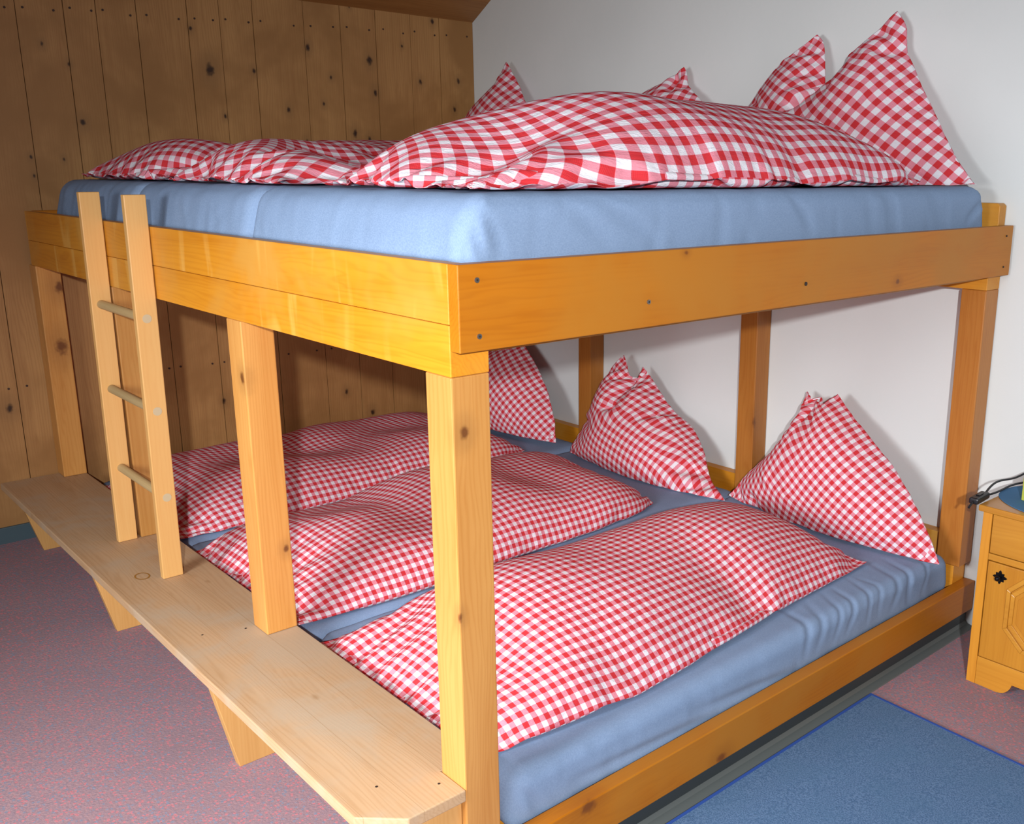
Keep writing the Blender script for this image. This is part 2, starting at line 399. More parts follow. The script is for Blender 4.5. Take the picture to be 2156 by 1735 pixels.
# ------------------------------------------------------------------ ladder
def lean(o):
    for v in o.data.vertices: v.co.x += -.006+.010*(v.co.z-ZB)/1.1
lad = empty('bed_ladder', 'short upright pine ladder with three round rungs standing on the bench', 'ladder')
for y0, y1 in ((1.457, 1.481), (1.862, 1.886)):
    r_ = board('side_rail', lad, M['ladder'], -.065, -.0062, y0, y1, ZB+.0005, 1.460, .0025); lean(r_)
    if y0 < 1.5:
        for z in (1.119, .85, .588):
            bm = bmesh.new(); cyl(bm, (-.035, y0-.0006, z), .0125, .001, 'y', 24); link('dowel_end', bm, M['plug'], r_)
for z in (1.119, .85, .588):
    bm = bmesh.new(); cyl(bm, (-.035, 1.4815, z), .0135, .380, 'y', 24)
    link('rung', bm, M['rung'], lad, smooth=False)

# ------------------------------------------------------------------ mattresses under blue sheets
def mattress(name, x0, x1, y0, y1, z0, z1, r, seed, label, group, wr=.004, taper=.0, creases=(), endlean=.022):
    nx, ny, nz = (230, 90, 18) if creases else (90, 40, 10)
    c = Vector(((x0+x1)/2, (y0+y1)/2, (z0+z1)/2)); h = Vector(((x1-x0)/2, (y1-y0)/2, (z1-z0)/2))
    bm = bmesh.new(); vert = {}
    def V(i, j, k):
        key = (i, j, k)
        if key in vert: return vert[key]
        p = Vector((h.x*(2*i/nx-1), h.y*(2*j/ny-1), h.z*(2*k/nz-1)))
        q = Vector([max(-h[a]+r, min(h[a]-r, p[a])) for a in range(3)])
        d = p-q
        if d.length > 1e-9: p = q+d.normalized()*r
        nrm = d.normalized() if d.length > 1e-9 else Vector((0, 0, 1))
        w = p+c
        # tight cloth drags: long folds running up the sides and fanning at the corners
        s = noise.noise(Vector((w.x*6+seed, w.y*6, w.z*2)))*1.2+noise.noise(Vector((w.x*22, w.y*22+seed, w.z*5)))*.5
        fold = abs(noise.noise(Vector((w.x*9+w.z*5+seed, w.y*9-w.z*4, seed*.7))))
        side = 1 if abs(nrm.z) < .7 else .35
        dd = wr*(s+1.4*(.25-fold))*side
        if abs(nrm.y) > .7: dd = min(dd, .0)-.0005
        w = w+nrm*dd
        tt = max(0, (w.z-z0)/(z1-z0)); w.x = c.x+(w.x-c.x)*(1-endlean*tt*tt)
        for cr in creases:
            pts, wd, dp = ([cr[0], cr[1]] if len(cr) == 4 else cr[0]), cr[-2], cr[-1]
            best = 9.; kk = 0.
            for n_, (p0, p1) in enumerate(zip(pts, pts[1:])):
                e0 = Vector(p0); ev = Vector(p1)-e0; k_ = max(0, min(1, (w-e0).dot(ev)/ev.length_squared)); ds = (w-e0-ev*k_).length
                if ds < best: best = ds; kk = (n_+k_)/(len(pts)-1)
            if best < wd*4: w -= nrm*dp*1.5*(math.exp(-(best/wd)**2)-.25*math.exp(-((best-2*wd)/wd)**2))*math.sin(PI*(.06+.88*kk))
        if taper:                                   # side leans inward toward the bottom edge
            t = (z1-w.z)/(z1-z0)
            w.y -= taper*(1-t) if p.y < -h.y+r else 0
        vert[key] = bm.verts.new(w); return vert[key]
    for i in range(nx):
        for j in range(ny):
            bm.faces.new((V(i,j,nz), V(i+1,j,nz), V(i+1,j+1,nz), V(i,j+1,nz)))
            bm.faces.new((V(i,j,0), V(i,j+1,0), V(i+1,j+1,0), V(i+1,j,0)))
    for k in range(nz):
        for i in range(nx):
            bm.faces.new((V(i,0,k), V(i+1,0,k), V(i+1,0,k+1), V(i,0,k+1)))
            bm.faces.new((V(i,ny,k), V(i,ny,k+1), V(i+1,ny,k+1), V(i+1,ny,k)))
        for j in range(ny):
            bm.faces.new((V(0,j,k), V(0,j,k+1), V(0,j+1,k+1), V(0,j+1,k)))
            bm.faces.new((V(nx,j,k), V(nx,j+1,k), V(nx,j+1,k+1), V(nx,j,k+1)))
    o = link(name, bm, M['sheet'], smooth=True); tag(o, label, 'mattress', group); return o
MU, ML = 1.49, .283
ML_ = ML
UC = [[((.04,.42,1.385),(.035,.16,1.395),.010,.007),((.035,.16,1.395),(.04,.05,1.44),.010,.007),((.04,.30,1.45),(.04,.10,1.40),.014,.005),((.06,.03,1.47),(.10,.03,1.38),.008,.006),((.10,.03,1.46),(.15,.03,1.38),.007,.004),
  ((.40,.03,1.465),(.56,.03,1.39),.010,.004),((.30,.03,1.46),(.42,.03,1.39),.013,.003),((1.02,.03,1.47),(1.12,.03,1.39),.010,.003),((1.90,.03,1.39),(2.02,.03,1.46),.010,.006),((.04,.90,1.48),(.04,.80,1.39),.012,.008),((.04,.90,1.42),(.04,.70,1.385),.010,.006)],
 [((.04,1.0,1.47),(.04,1.15,1.39),.014,.006),((.04,1.5,1.46),(.04,1.35,1.39),.014,.005)], [((.04,2.0,1.47),(.04,2.1,1.39),.014,.006),((.04,2.4,1.39),(.04,2.57,1.46),.014,.006)]]
rr_ = random.Random(5)
LC = [[([(x+.03+rr_.uniform(-.03,.03), .19+rr_.uniform(-.06,.03), ML_), (x+.01, .06, ML_), (x, .032, ML_-.012), (x-.015, .022, ML_-.04), (x-.035+rr_.uniform(-.02,.02), .022, ML_-.085)], rr_.uniform(.008,.012), rr_.uniform(.0018,.0038)) for x in (1.20,1.27,1.36,1.43,1.52,1.58,1.68,1.75,1.86)]+[((.3,.022,.20),(.8,.022,.17),.012,.004),((.7,.022,.21),(1.15,.022,.165),.012,.004),((.16,.022,.25),(.22,.022,.16),.012,.004)], [], []]
for k, (a, b, w1, w2) in enumerate(((.030, .932, 'nearest the camera, on the upper bunk', 'nearest the camera, on the lower bunk'), (.934, 1.782, 'in the middle of the upper bunk', 'in the middle of the lower bunk'), (1.784, 2.60, 'at the far end of the upper bunk by the wooden wall', 'at the far end of the lower bunk by the wooden wall'))):
    mattress('mattress', .040, 2.050, a, b, 1.2515, MU, .045, 3+k*5, 'blue sheeted mattress '+w1, 'upper bunk mattresses', .0045, creases=UC[k], endlean=.045)
    a2, b2 = ((.022, .94), (.942, 1.86), (1.862, 2.80))[k]
    mattress('mattress', .132 if k == 0 else .112, 2.012, a2, b2, .1355, ML, .040, 31+k*5, 'blue sheeted mattress '+w2, 'lower bunk mattresses', .0035, creases=LC[k])

# ------------------------------------------------------------------ cloth: two sewn sheets relaxed under pressure
def catmull(P, n):
    # P: (k,3) -> n samples of a smooth curve through the points
    k = len(P); t = np.linspace(0, k-1, n); out = np.zeros((n,)+P.shape[1:])
    for a, tt in enumerate(t):
        i = min(int(tt), k-2); u = tt-i
        p1, p2 = P[i], P[i+1]; p0 = P[i-1] if i > 0 else 2*p1-p2; p3 = P[i+2] if i+2 < k else 2*p2-p1
        out[a] = .5*((2*p1)+(-p0+p2)*u+(2*p0-5*p1+4*p2-p3)*u*u+(-p0+3*p1-3*p2+p3)*u**3)
    return out
def surface(ctrl, nu, nv):
    c = np.array(ctrl, float)                       # (rows v, cols u, 3)
    a = catmull(c, nv)                              # (nv, cols, 3)
    b = catmull(a.transpose(1, 0, 2), nu)           # (nu, nv, 3)
    return b
def relax(S, out, L, W, steps, press, floor, wall=None, fixed=(), seed=0, grav=1.0, keep=.0, amp=.004, flat=1.3, slack=1.015, pmask=None, drag=.9, iters=5, minh=.0, rest=False, xmin=None, gather=.955, keep_edge=0., su=None, sv=None):
    """S: (nu,nv,3) mid surface; out: outward direction of the front sheet. returns (2,nu,nv,3)"""
    nu, nv = S.shape[:2]; rng = np.random.default_rng(seed)
    out = np.array(out, float)
    u = np.linspace(-1, 1, nu)[:, None]; v = np.linspace(-1, 1, nv)[None, :]
    bulge = ((1-u**4)*(1-v**4))
    X = np.stack([S+out*bulge[..., None]*.03, S-out*bulge[..., None]*.03])
    nz = rng.normal(size=(2, nu, nv, 3))
    for _ in range(6):
        nz = (nz+np.roll(nz, 1, 1)+np.roll(nz, -1, 1)+np.roll(nz, 1, 2)+np.roll(nz, -1, 2))/5
    X = X+nz*amp*4
    edge = np.zeros((nu, nv), bool); edge[0] = edge[-1] = True; edge[:, 0] = edge[:, -1] = True
    inv = np.ones((2, nu, nv, 1)); tgt = {}
    for (i, j) in fixed: inv[:, i, j] = 0; tgt[(i, j)] = S[i, j].copy()
    X[:, edge] = X[:, edge].mean(0, keepdims=True)
    for (i, j), p in tgt.items(): X[:, i, j] = p
    du, dv = L/(nu-1), W/(nv-1)
    ru = np.full((nu-1, nv), du*slack); rv = np.full((nu, nv-1), dv*slack)
    ln = lambda a: np.sqrt((a*a).sum(-1))
    D1 = np.full((nu-1, nv-1), math.hypot(du, dv)*slack); D2 = D1.copy()
    if rest:
        su = su or slack; sv = sv or slack
        ru = ln(S[1:]-S[:-1])*su; rv = ln(S[:, 1:]-S[:, :-1])*sv
        D1 = ln(S[1:, 1:]-S[:-1, :-1])*slack; D2 = ln(S[1:, :-1]-S[:-1, 1:])*slack
        bu = ln(S[2:]-S[:-2])*su; bv = ln(S[:, 2:]-S[:, :-2])*sv
    else:
        bu = np.full((nu-2, nv), 2*du); bv = np.full((nu, nv-2), 2*dv)
    ru[:, 0] *= gather; ru[:, -1] *= gather; rv[0] *= gather; rv[-1] *= gather      # gathered seams
    V = np.zeros_like(X); dt = 1.0
    pm = (bulge**.8 if pmask is None else pmask)[..., None]
    X0 = X.copy(); K = np.array(keep) if not np.isscalar(keep) else keep
    def con(a, b, wa, wb, r, k=1.0):
        d = b-a; l = np.sqrt((d*d).sum(-1, keepdims=True))+1e-12
        c = k*(l-r)/l/(wa+wb+1e-9)*d
        a += wa*c; b -= wb*c
    for st in range(steps):
        # normals
        tu = np.zeros_like(X); tv = np.zeros_like(X)
        tu[:, 1:-1] = X[:, 2:]-X[:, :-2]; tu[:, 0] = X[:, 1]-X[:, 0]; tu[:, -1] = X[:, -1]-X[:, -2]
        tv[:, :, 1:-1] = X[:, :, 2:]-X[:, :, :-2]; tv[:, :, 0] = X[:, :, 1]-X[:, :, 0]; tv[:, :, -1] = X[:, :, -1]-X[:, :, -2]
        N = np.cross(tu, tv); N /= np.sqrt((N*N).sum(-1, keepdims=True))+1e-12
        sg = np.sign((N[0]*out).sum())
        N[0] *= sg; N[1] *= -sg
        F = N*press*pm[None]
        F[..., 2] -= grav*.00006
        V = (V+F)*drag; V *= inv
        Y = X.copy(); X = X+V
        if keep is not None and np.any(np.asarray(keep) > 0): X += (X0-X)*np.asarray(keep)[..., None]*inv if not np.isscalar(keep) else (X0-X)*keep*inv
        for it in range(iters):
            for o_ in (0, 1):
                con(X[:, o_:-1:2], X[:, o_+1::2], inv[:, o_:-1:2], inv[:, o_+1::2], ru[o_::2][None, ..., None])
                con(X[:, :, o_:-1:2], X[:, :, o_+1::2], inv[:, :, o_:-1:2], inv[:, :, o_+1::2], rv[:, o_::2][None, ..., None])
            for o_ in (0, 1):
                a = X[:, o_:-1:2, :-1]; b = X[:, o_+1::2, 1:]; con(a, b, inv[:, o_:-1:2, :-1], inv[:, o_+1::2, 1:], D1[o_::2][None, ..., None], .25)
                a = X[:, o_:-1:2, 1:]; b = X[:, o_+1::2, :-1]; con(a, b, inv[:, o_:-1:2, 1:], inv[:, o_+1::2, :-1], D2[o_::2][None, ..., None], .25)
            # bending
            for k in range(3):
                a = X[:, k:-2:3]; b = X[:, k+2::3]; n_ = min(a.shape[1], b.shape[1])
                con(a[:, :n_], b[:, :n_], inv[:, k:-2:3][:, :n_], inv[:, k+2::3][:, :n_], bu[k::3][:n_][None, ..., None], .12)
                a = X[:, :, k:-2:3]; b = X[:, :, k+2::3]; n_ = min(a.shape[2], b.shape[2])
                con(a[:, :, :n_], b[:, :, :n_], inv[:, :, k:-2:3][:, :, :n_], inv[:, :, k+2::3][:, :, :n_], bv[:, k::3][:, :n_][None, ..., None], .12)
            m = X[:, edge].mean(0, keepdims=True); X[:, edge] = m
            for (i, j), p in tgt.items(): X[:, i, j] = p
            X[..., 2] = np.maximum(X[..., 2], floor)
            if wall is not None: X[..., 0] = np.minimum(X[..., 0], wall)
            if xmin is not None: X[..., 0] = np.maximum(X[..., 0], xmin)
            X[..., 1] = np.minimum(X[..., 1], WY-.005)
            if keep_edge: X[:, edge] += (X0[:, edge]-X[:, edge])*keep_edge
        V = (X-Y)*.985
        vm = np.sqrt((V*V).sum(-1, keepdims=True)); V *= np.minimum(1, .006/(vm+1e-9))
    return X
def sewn(name, X, L, W, mat, label, cat, group, uvrot=0., flip=False, swap=False, UV=None):
    nu, nv = X.shape[1:3]; me = bpy.data.meshes.new(name)
    idx = np.zeros((2, nu, nv), int); co = []; n = 0
    for s in (0, 1):
        for i in range(nu):
            for j in range(nv):
                e = i in (0, nu-1) or j in (0, nv-1)
                if s == 1 and e: idx[1, i, j] = idx[0, i, j]
                else: idx[s, i, j] = n; co.append(X[s, i, j].tolist()); n += 1
    faces = []; uvs = []
    for s in (0, 1):
        for i in range(nu-1):
            for j in range(nv-1):
                q = [(i, j), (i+1, j), (i+1, j+1), (i, j+1)]
                if (s == 1) != flip: q = q[::-1]
                faces.append([int(idx[s, a, b]) for a, b in q])
                for a, b in q:
                    x, y = a/(nu-1)*L+.007, b/(nv-1)*W+(.013 if s == 0 else .021)
                    uvs.append((y, x) if swap else (x, y))
                    if UV is not None: uvs[-1] = tuple(UV[a, b]+s*.011)
    me.from_pydata(co, [], faces); uvl = me.uv_layers.new(name='UVMap')
    uvl.data.foreach_set('uv', [c for uv in uvs for c in uv])
    o = link(name, me, mat, smooth=True)
    sm = o.modifiers.new('subsurf', 'SUBSURF'); sm.levels = 1; sm.render_levels = 1
    tag(o, label, cat, group); return o

def duvet(near, far, z, seed, press, mat, label, group, steps=130, n=(100, 60), su=1.02, sv=1.09, dips=(), uvs=1., amp=.006, lump=.9, twist=0., inset=.022, **kw):
    """near / far: the long side outlines from foot to head as (x, y) lists"""
    nu, nv = n
    Rn = resample([(p[0], p[1]+inset, z+.010) for p in near], nu); Rf = resample([(p[0], p[1]-inset*.5, z+.010) for p in far], nu)
    s = np.linspace(0, 1, nu)[:, None, None]; t = np.linspace(0, 1, nv)[None, :, None]
    S = (1-t)*Rn[:, None]+t*Rf[:, None]
    Lr = np.sqrt(((Rn[1:]-Rn[:-1])**2).sum(1)).sum(); Wr = np.sqrt(((Rf-Rn)**2).sum(1)).mean()
    # soft unevenness of the filling
    ss, tt = s[..., 0], t[..., 0]
    pm = ((1-(2*ss-1)**10)*(1-(2*tt-1)**10))*np.ones((nu, nv))
    for i in range(nu):
        for j in range(nv):
            pm[i, j] *= 1+lump*noise.noise(Vector((Rn[i, 0]*4.5+seed*7, tt[0, j]*Wr*4.5, seed*1.7)))
    for a, b, ra, rb, h in dips: pm = pm*(1+h*np.exp(-((ss-a)/ra)**2-((tt-b)/rb)**2))
    kw.setdefault('gather', .985); kw.setdefault('keep_edge', .035)
    X = relax(S, (0, 0, 1), Lr, Wr, steps, press, z+.0035, seed=seed, amp=amp, xmin=.095 if z < 1 else None, rest=True, su=su, sv=sv, slack=(su+sv)/2, pmask=pm, **kw)
    ug, vg = np.broadcast_arrays(ss*Lr*su*uvs, tt*Wr*sv*uvs)
    q = np.clip(1-ss/.38, 0, 1); an = twist*(q*q*(3-2*q)); cx_, cy_ = .30*Lr, .45*Wr
    UVg = np.stack([cx_+(ug-cx_)*np.cos(an)-(vg-cy_)*np.sin(an), cy_+(ug-cx_)*np.sin(an)+(vg-cy_)*np.cos(an)], -1)+3
    return sewn('duvet', X, Lr, Wr, mat, label, 'duvet', group, UV=UVg)
def resample(P, n):
    P = catmull(np.array(P, float), 80); d = np.r_[0, np.cumsum(np.sqrt(((P[1:]-P[:-1])**2).sum(1)))]
    t = np.linspace(0, d[-1], n); return np.stack([np.interp(t, d, P[:, k]) for k in range(3)], 1)
G1 = 'duvets on the lower bunk'; G2 = 'duvets on the upper bunk'
LP = 2.4e-4
duvet([(.118,.10),(.34,.070),(.60,.048),(.90,.075),(1.25,.105),(1.55,.13),(1.70,.135)], [(.105,.865),(.5,.850),(1.0,.825),(1.4,.815),(1.75,.82)], ML, 1, LP, M['ging_small'], 'red and white gingham duvet nearest the camera on the lower bunk', G1, dips=[(.13,.5,.05,.5,-.9),(.62,.25,.05,.3,-1.1)], sv=1.095)
duvet([(.118,.965),(.5,.930),(1.0,.945),(1.4,.965),(1.62,1.03)], [(.108,1.75),(.6,1.77),(1.2,1.78),(1.70,1.76)], ML, 2, LP, M['ging_small'], 'red and white gingham duvet lying in the middle of the lower bunk', G1, dips=[(.35,.6,.05,.4,-.9),(.72,.4,.05,.3,-.8)], sv=1.105)
duvet([(.118,1.86),(.5,1.84),(1.0,1.86),(1.5,1.89),(1.70,1.93)], [(.108,2.70),(.6,2.78),(1.2,2.80),(1.74,2.79)], ML, 3, LP*.8, M['ging_small'], 'red and white gingham duvet by the wooden wall on the lower bunk', G1, dips=[(.5,.5,.6,.12,-.5)], sv=1.06)
UP = 2.6e-4
duvet([(.16,.06),(.5,.035),(1.0,.035),(1.5,.045),(1.80,.10)], [(.14,.74),(.5,.80),(1.0,.82),(1.5,.82),(1.82,.78)], MU, 4, UP, M['ging_big'], 'thick red and white gingham duvet nearest the camera on the upper bunk', G2, sv=1.155, su=1.03, amp=.010, dips=[(.08,.25,.10,.3,-.9),(.2,.1,.05,.2,-.8)], uvs=.95, twist=.6, inset=.045)
duvet([(.115,.86),(.5,.88),(1.0,.90),(1.7,.92)], [(.105,1.60),(.6,1.66),(1.2,1.68),(1.75,1.68)], MU, 5, UP*.7, M['ging_big'], 'flat rumpled red and white gingham duvet in the middle of the upper bunk', G2, amp=.02, su=1.06, sv=1.09, dips=[(.3,.5,.15,.4,-.6)], uvs=.95, twist=.7)
duvet([(.13,1.72),(.5,1.74),(1.0,1.76),(1.7,1.78)], [(.12,2.50),(.6,2.54),(1.2,2.56),(1.75,2.56)], MU, 6, UP*.8, M['ging_big'], 'flat rumpled red and white gingham duvet by the wooden wall on the upper bunk', G2, amp=.02, su=1.06, sv=1.09, dips=[(.3,.5,.15,.4,-.5)], uvs=.95, twist=-.5)

def pillow(R, T, L, z, seed, mat, label, group, press=2.0e-4, steps=110, belly=.07, rot=30., crease=(), slack=1.03, n=(64, 54), top_linear=False):
    """R, L: side outlines from the mattress up to each ear; T: top outline from ear to ear"""
    nu, nv = n
    Rc, Lc = resample(R, nv), resample(L, nv)
    P = np.array(T, float); d = np.r_[0, np.cumsum(np.sqrt(((P[1:]-P[:-1])**2).sum(1)))]
    t = np.linspace(0, d[-1], nu); Tc = np.stack([np.interp(t, d, P[:, k]) for k in range(3)], 1)
    u = np.linspace(0, 1, nu)[:, None, None]; v = np.linspace(0, 1, nv)[None, :, None]
    Bc = Rc[0]*(1-u[:, 0])+Lc[0]*u[:, 0]; Bc[:, 0] -= belly*np.sin(PI*u[:, 0, 0])
    S = (1-u)*Rc[None]+u*Lc[None]+(1-v)*Bc[:, None]+v*Tc[:, None]-((1-u)*(1-v)*Rc[0]+(1-u)*v*Rc[-1]+u*(1-v)*Lc[0]+u*v*Lc[-1])
    S[..., 0] -= belly*.7*np.sin(PI*u[..., 0])*np.sin(PI*np.clip(v[..., 0]*.9, 0, 1))
    for (u0, v0), (u1, v1), wd, dp in crease:
        a = np.array((u0, v0)); b = np.array((u1, v1)); q = np.stack(np.broadcast_arrays(u[..., 0], v[..., 0]), -1)
        tt = np.clip(((q-a)*(b-a)).sum(-1)/((b-a)**2).sum(), 0, 1); ds = np.sqrt((((a+(b-a)*tt[..., None])-q)**2).sum(-1))
        S[..., 0] += dp*np.exp(-(ds/wd)**2)
    S[..., 2] = np.maximum(S[..., 2], z+.004)
    fx = [(0, nv-1), (nu-1, nv-1), (0, 0), (nu-1, 0)]
    uu, vv = u[..., 0]*2-1, v[..., 0]*2-1
    pm = (1-uu**4)*(1-vv**4)*np.clip(1.25-.55*v[..., 0]-.5*v[..., 0]*abs(uu), .15, 1)
    X = relax(S, (-1, 0, .12), 1, 1, steps, press, z+.003, wall=WX-.004, fixed=fx, seed=seed, grav=.3, amp=.0035, pmask=pm, rest=True, slack=slack, gather=.975, keep_edge=.10)
    a = math.radians(rot); ca, sa = math.cos(a), math.sin(a)
    py, pz = S[..., 1], S[..., 2]*1.06
    UV = (np.stack([ca*py-sa*pz, sa*py+ca*pz], -1)+5)*(1.07 if z > 1 else 1.0)
    return sewn('pillow', X, 1, 1, mat, label, 'pillow', group, UV=UV)
PO = {
'P1': dict(
    R=[(1.86, -0.018, 0.289),(1.89, 0.07, 0.41),(1.92, 0.192, 0.539),(1.95, 0.32, 0.633),(1.98, 0.431, 0.697),(2.01, 0.519, 0.756)],
    T=[(2.01, 0.519, 0.756),(1.99, 0.531, 0.741),(1.97, 0.543, 0.726),(2.0, 0.599, 0.724),(2.04, 0.671, 0.735)],
    L=[(1.9, 0.927, 0.287),(1.95, 0.842, 0.41),(1.98, 0.735, 0.533),(2.02, 0.668, 0.647),(2.03, 0.674, 0.694),(2.04, 0.671, 0.735)],
),
'P2': dict(
    R=[(1.83, 0.868, 0.294),(1.9, 1.004, 0.334),(1.96, 1.098, 0.421),(2.0, 1.196, 0.491),(2.02, 1.317, 0.535),(2.02, 1.432, 0.626),(2.02, 1.529, 0.71)],
    T=[(2.02, 1.529, 0.71),(1.99, 1.519, 0.665),(1.96, 1.52, 0.621),(1.99, 1.563, 0.673),(2.02, 1.637, 0.742)],
    L=[(1.84, 1.816, 0.272),(1.9, 1.802, 0.394),(1.95, 1.76, 0.532),(1.99, 1.7, 0.667),(2.01, 1.666, 0.717),(2.02, 1.637, 0.742)],
),
'P3': dict(
    R=[(1.84, 1.9, 0.306),(1.88, 1.96, 0.413),(1.93, 2.081, 0.545),(1.97, 2.236, 0.656),(2.0, 2.403, 0.761)],
    T=[(2.0, 2.403, 0.761),(1.98, 2.476, 0.694),(1.97, 2.544, 0.662),(1.98, 2.638, 0.685),(2.0, 2.727, 0.709)],
    L=[(1.84, 2.78, 0.29),(1.9, 2.77, 0.45),(1.95, 2.73, 0.6),(1.98, 2.7, 0.72),(2.0, 2.727, 0.709)],
),
'U1': dict(
    R=[(1.97, 0.034, 1.481),(1.99, 0.134, 1.594),(2.01, 0.221, 1.719),(2.03, 0.304, 1.832),(2.05, 0.362, 1.918),(2.06, 0.378, 1.992),(2.06, 0.418, 2.047)],
    T=[(2.06, 0.418, 2.047),(2.05, 0.486, 1.991),(2.04, 0.575, 1.918),(2.03, 0.648, 1.825),(2.05, 0.675, 1.911),(2.06, 0.696, 1.971),(2.06, 0.726, 2.002)],
    L=[(1.94, 0.98, 1.5),(2.0, 1.002, 1.726),(2.02, 0.972, 1.798),(2.04, 0.905, 1.886),(2.05, 0.811, 1.953),(2.06, 0.726, 2.002)],
),
'U2': dict(
    R=[(1.92, 1.03, 1.5),(1.96, 1.06, 1.62),(2.0, 1.161, 1.745),(2.02, 1.23, 1.81),(2.04, 1.307, 1.859),(2.05, 1.331, 1.906),(2.05, 1.349, 1.937)],
    T=[(2.05, 1.349, 1.937),(2.04, 1.442, 1.885),(2.03, 1.567, 1.836),(2.02, 1.683, 1.793),(2.03, 1.8, 1.74)],
    L=[(1.92, 1.9, 1.5),(1.95, 1.89, 1.58),(1.99, 1.86, 1.66),(2.03, 1.8, 1.74)],
),
'U3': dict(
    R=[(1.92, 2.03, 1.5),(1.97, 2.12, 1.66),(2.0, 2.275, 1.823),(2.03, 2.371, 1.918),(2.05, 2.499, 2.037)],
    T=[(2.05, 2.499, 2.037),(2.04, 2.568, 1.94),(2.03, 2.674, 1.868),(2.02, 2.722, 1.836),(2.03, 2.76, 1.76)],
    L=[(1.92, 2.8, 1.5),(1.96, 2.8, 1.6),(2.03, 2.76, 1.76)],
),
}
GP1 = 'pillows on the lower bunk'; GP2 = 'pillows on the upper bunk'
pillow(**PO['P1'], z=ML, seed=11, mat=M['ging_small'], label='gingham pillow with two pointed ears nearest the camera on the lower bunk', group=GP1, rot=-32, crease=[((.62, 1), (.72, .25), .06, .05), ((.62, .2), (.8, .05), .05, .03)])
pillow(**PO['P2'], z=ML, seed=12, mat=M['ging_small'], label='gingham pillow with two pointed ears in the middle of the lower bunk', group=GP1, rot=-20, crease=[((.5, 1), (.62, .55), .07, .06), ((.62, .55), (.95, .3), .06, .045), ((.22, .6), (.12, .2), .06, .04)])
pillow(**PO['P3'], z=ML, seed=13, mat=M['ging_small'], label='gingham pillow in the dark corner of the lower bunk by the wooden wall', group=GP1, rot=-32)
pillow(**PO['U1'], z=MU, seed=14, mat=M['ging_big'], label='tall gingham pillow with two pointed ears nearest the camera on the upper bunk', group=GP2, rot=-32, crease=[((.5, 1), (.58, .55), .07, .05), ((.58, .6), (.9, .45), .05, .035), ((.15, .95), (.25, .55), .05, .02)])
pillow(**PO['U2'], z=MU, seed=15, mat=M['ging_big'], label='gingham pillow with one raised corner in the middle of the upper bunk', group=GP2, rot=8, crease=[((.12, .95), (.2, .5), .05, .04)])
pillow(**PO['U3'], z=MU, seed=16, mat=M['ging_big'], label='gingham pillow whose single point rises beside the wooden wall on the upper bunk', group=GP2, rot=-25)

# ------------------------------------------------------------------ nightstand
NX, NY0, NY1, NT_ = 1.75, -.645, -.187, .572
ns = empty('nightstand', 'amber-varnished wooden nightstand standing beside the bed against the white wall', 'nightstand', loc=(NX, (NY0+NY1)/2, 0))
b0 = fz(-.4)
bm = bmesh.new()
def arch(y):
    return [(NX, 0)]
# side panels, back and bottom as the carcass
box(bm, NX+.018, WX-.004, NY1-.020, NY1, b0, NT_-.020); box(bm, NX+.018, WX-.004, NY0, NY0+.020, b0, NT_-.020)
box(bm, WX-.014, WX-.004, NY0+.020, NY1-.020, .07, NT_-.020); box(bm, NX+.018, WX-.014, NY0+.020, NY1-.020, .07, .085)
link('body', bm, M['night'], ns, bevel=.0015)
for y0, y1 in ((NY1-.028, NY1), (NY0, NY0+.028)):
    board('front_stile', ns, M['night'], NX, NX+.0175, y0, y1, b0, NT_-.0205, .0015)
board('drawer_rail', ns, M['night_h'], NX+.001, NX+.017, NY0+.0285, NY1-.0285, .405, .425, .001)
bm = bmesh.new()
ya, yb = NY1-.0285, NY0+.0285
prof = [(ya, .085), (ya, b0), (ya-.072, b0)]
for k in range(7):
    t = k/6*PI/2; prof.append((ya-.072-.03*math.sin(t)*1.0-.012*k/6, b0+.040*(1-math.cos(t))+.004))
m_ = [(ya+yb-p[0], p[1]) for p in prof[::-1]]
prism(bm, prof+m_, NX+.001, NX+.017, axis='x')
link('apron', bm, M['night_h'], ns, bevel=.001)
board('drawer', ns, M['night_h'], NX-.001, NX+.30, NY0+.031, NY1-.031, .428, .549, .0025)
door = board('door', ns, M['night'], NX-.001, NX+.017, NY0+.031, NY1-.031, .088, .402, .0025)
cy_, cz_ = (NY0+NY1)/2, .270
def octo(w, h, c): return [(cy_+sy*a, cz_+sz*b) for sy, sz, a, b in ((1,1,w,h-c),(1,1,w-c,h),(-1,1,w-c,h),(-1,1,w,h-c),(-1,-1,w,h-c),(-1,-1,w-c,h),(1,-1,w-c,h),(1,-1,w,h-c))]
bm = bmesh.new()
for wo, wi, x0, x1 in ((.130, .1175, NX-.009, NX-.001), (.1175, .105, NX-.005, NX-.001)):
    O, I = octo(wo, wo-.006, .060), octo(wi, wi-.006, .054)
    for i in range(8):
        j = (i+1) % 8
        v8 = [bm.verts.new((x, *p)) for x in (x0, x1) for p in (O[i], O[j], I[j], I[i])]
        for f in ((0,1,2,3),(7,6,5,4),(0,4,5,1),(1,5,6,2),(2,6,7,3),(3,7,4,0)): bm.faces.new([v8[k] for k in f])
bmesh.ops.recalc_face_normals(bm, faces=bm.faces)
link('moulding', bm, M['night_h'], door, bevel=.0015)
bm = bmesh.new(); prism(bm, octo(.095, .089, .05), NX-.004, NX-.001, axis='x'); link('door_panel', bm, M['night'], door, bevel=.002)
bm = bmesh.new()
ky, kz = -.259, .362
star = []
for i in range(32):
    a = 2*PI*i/32; r = .0165+.0035*math.cos(8*a)+.002*math.cos(4*a); star.append((ky+r*math.cos(a), kz+r*math.sin(a)))
prism(bm, star, NX-.004, NX-.001, axis='x'); cyl(bm, (NX-.016, ky, kz), .004, .014, 'x', 14)
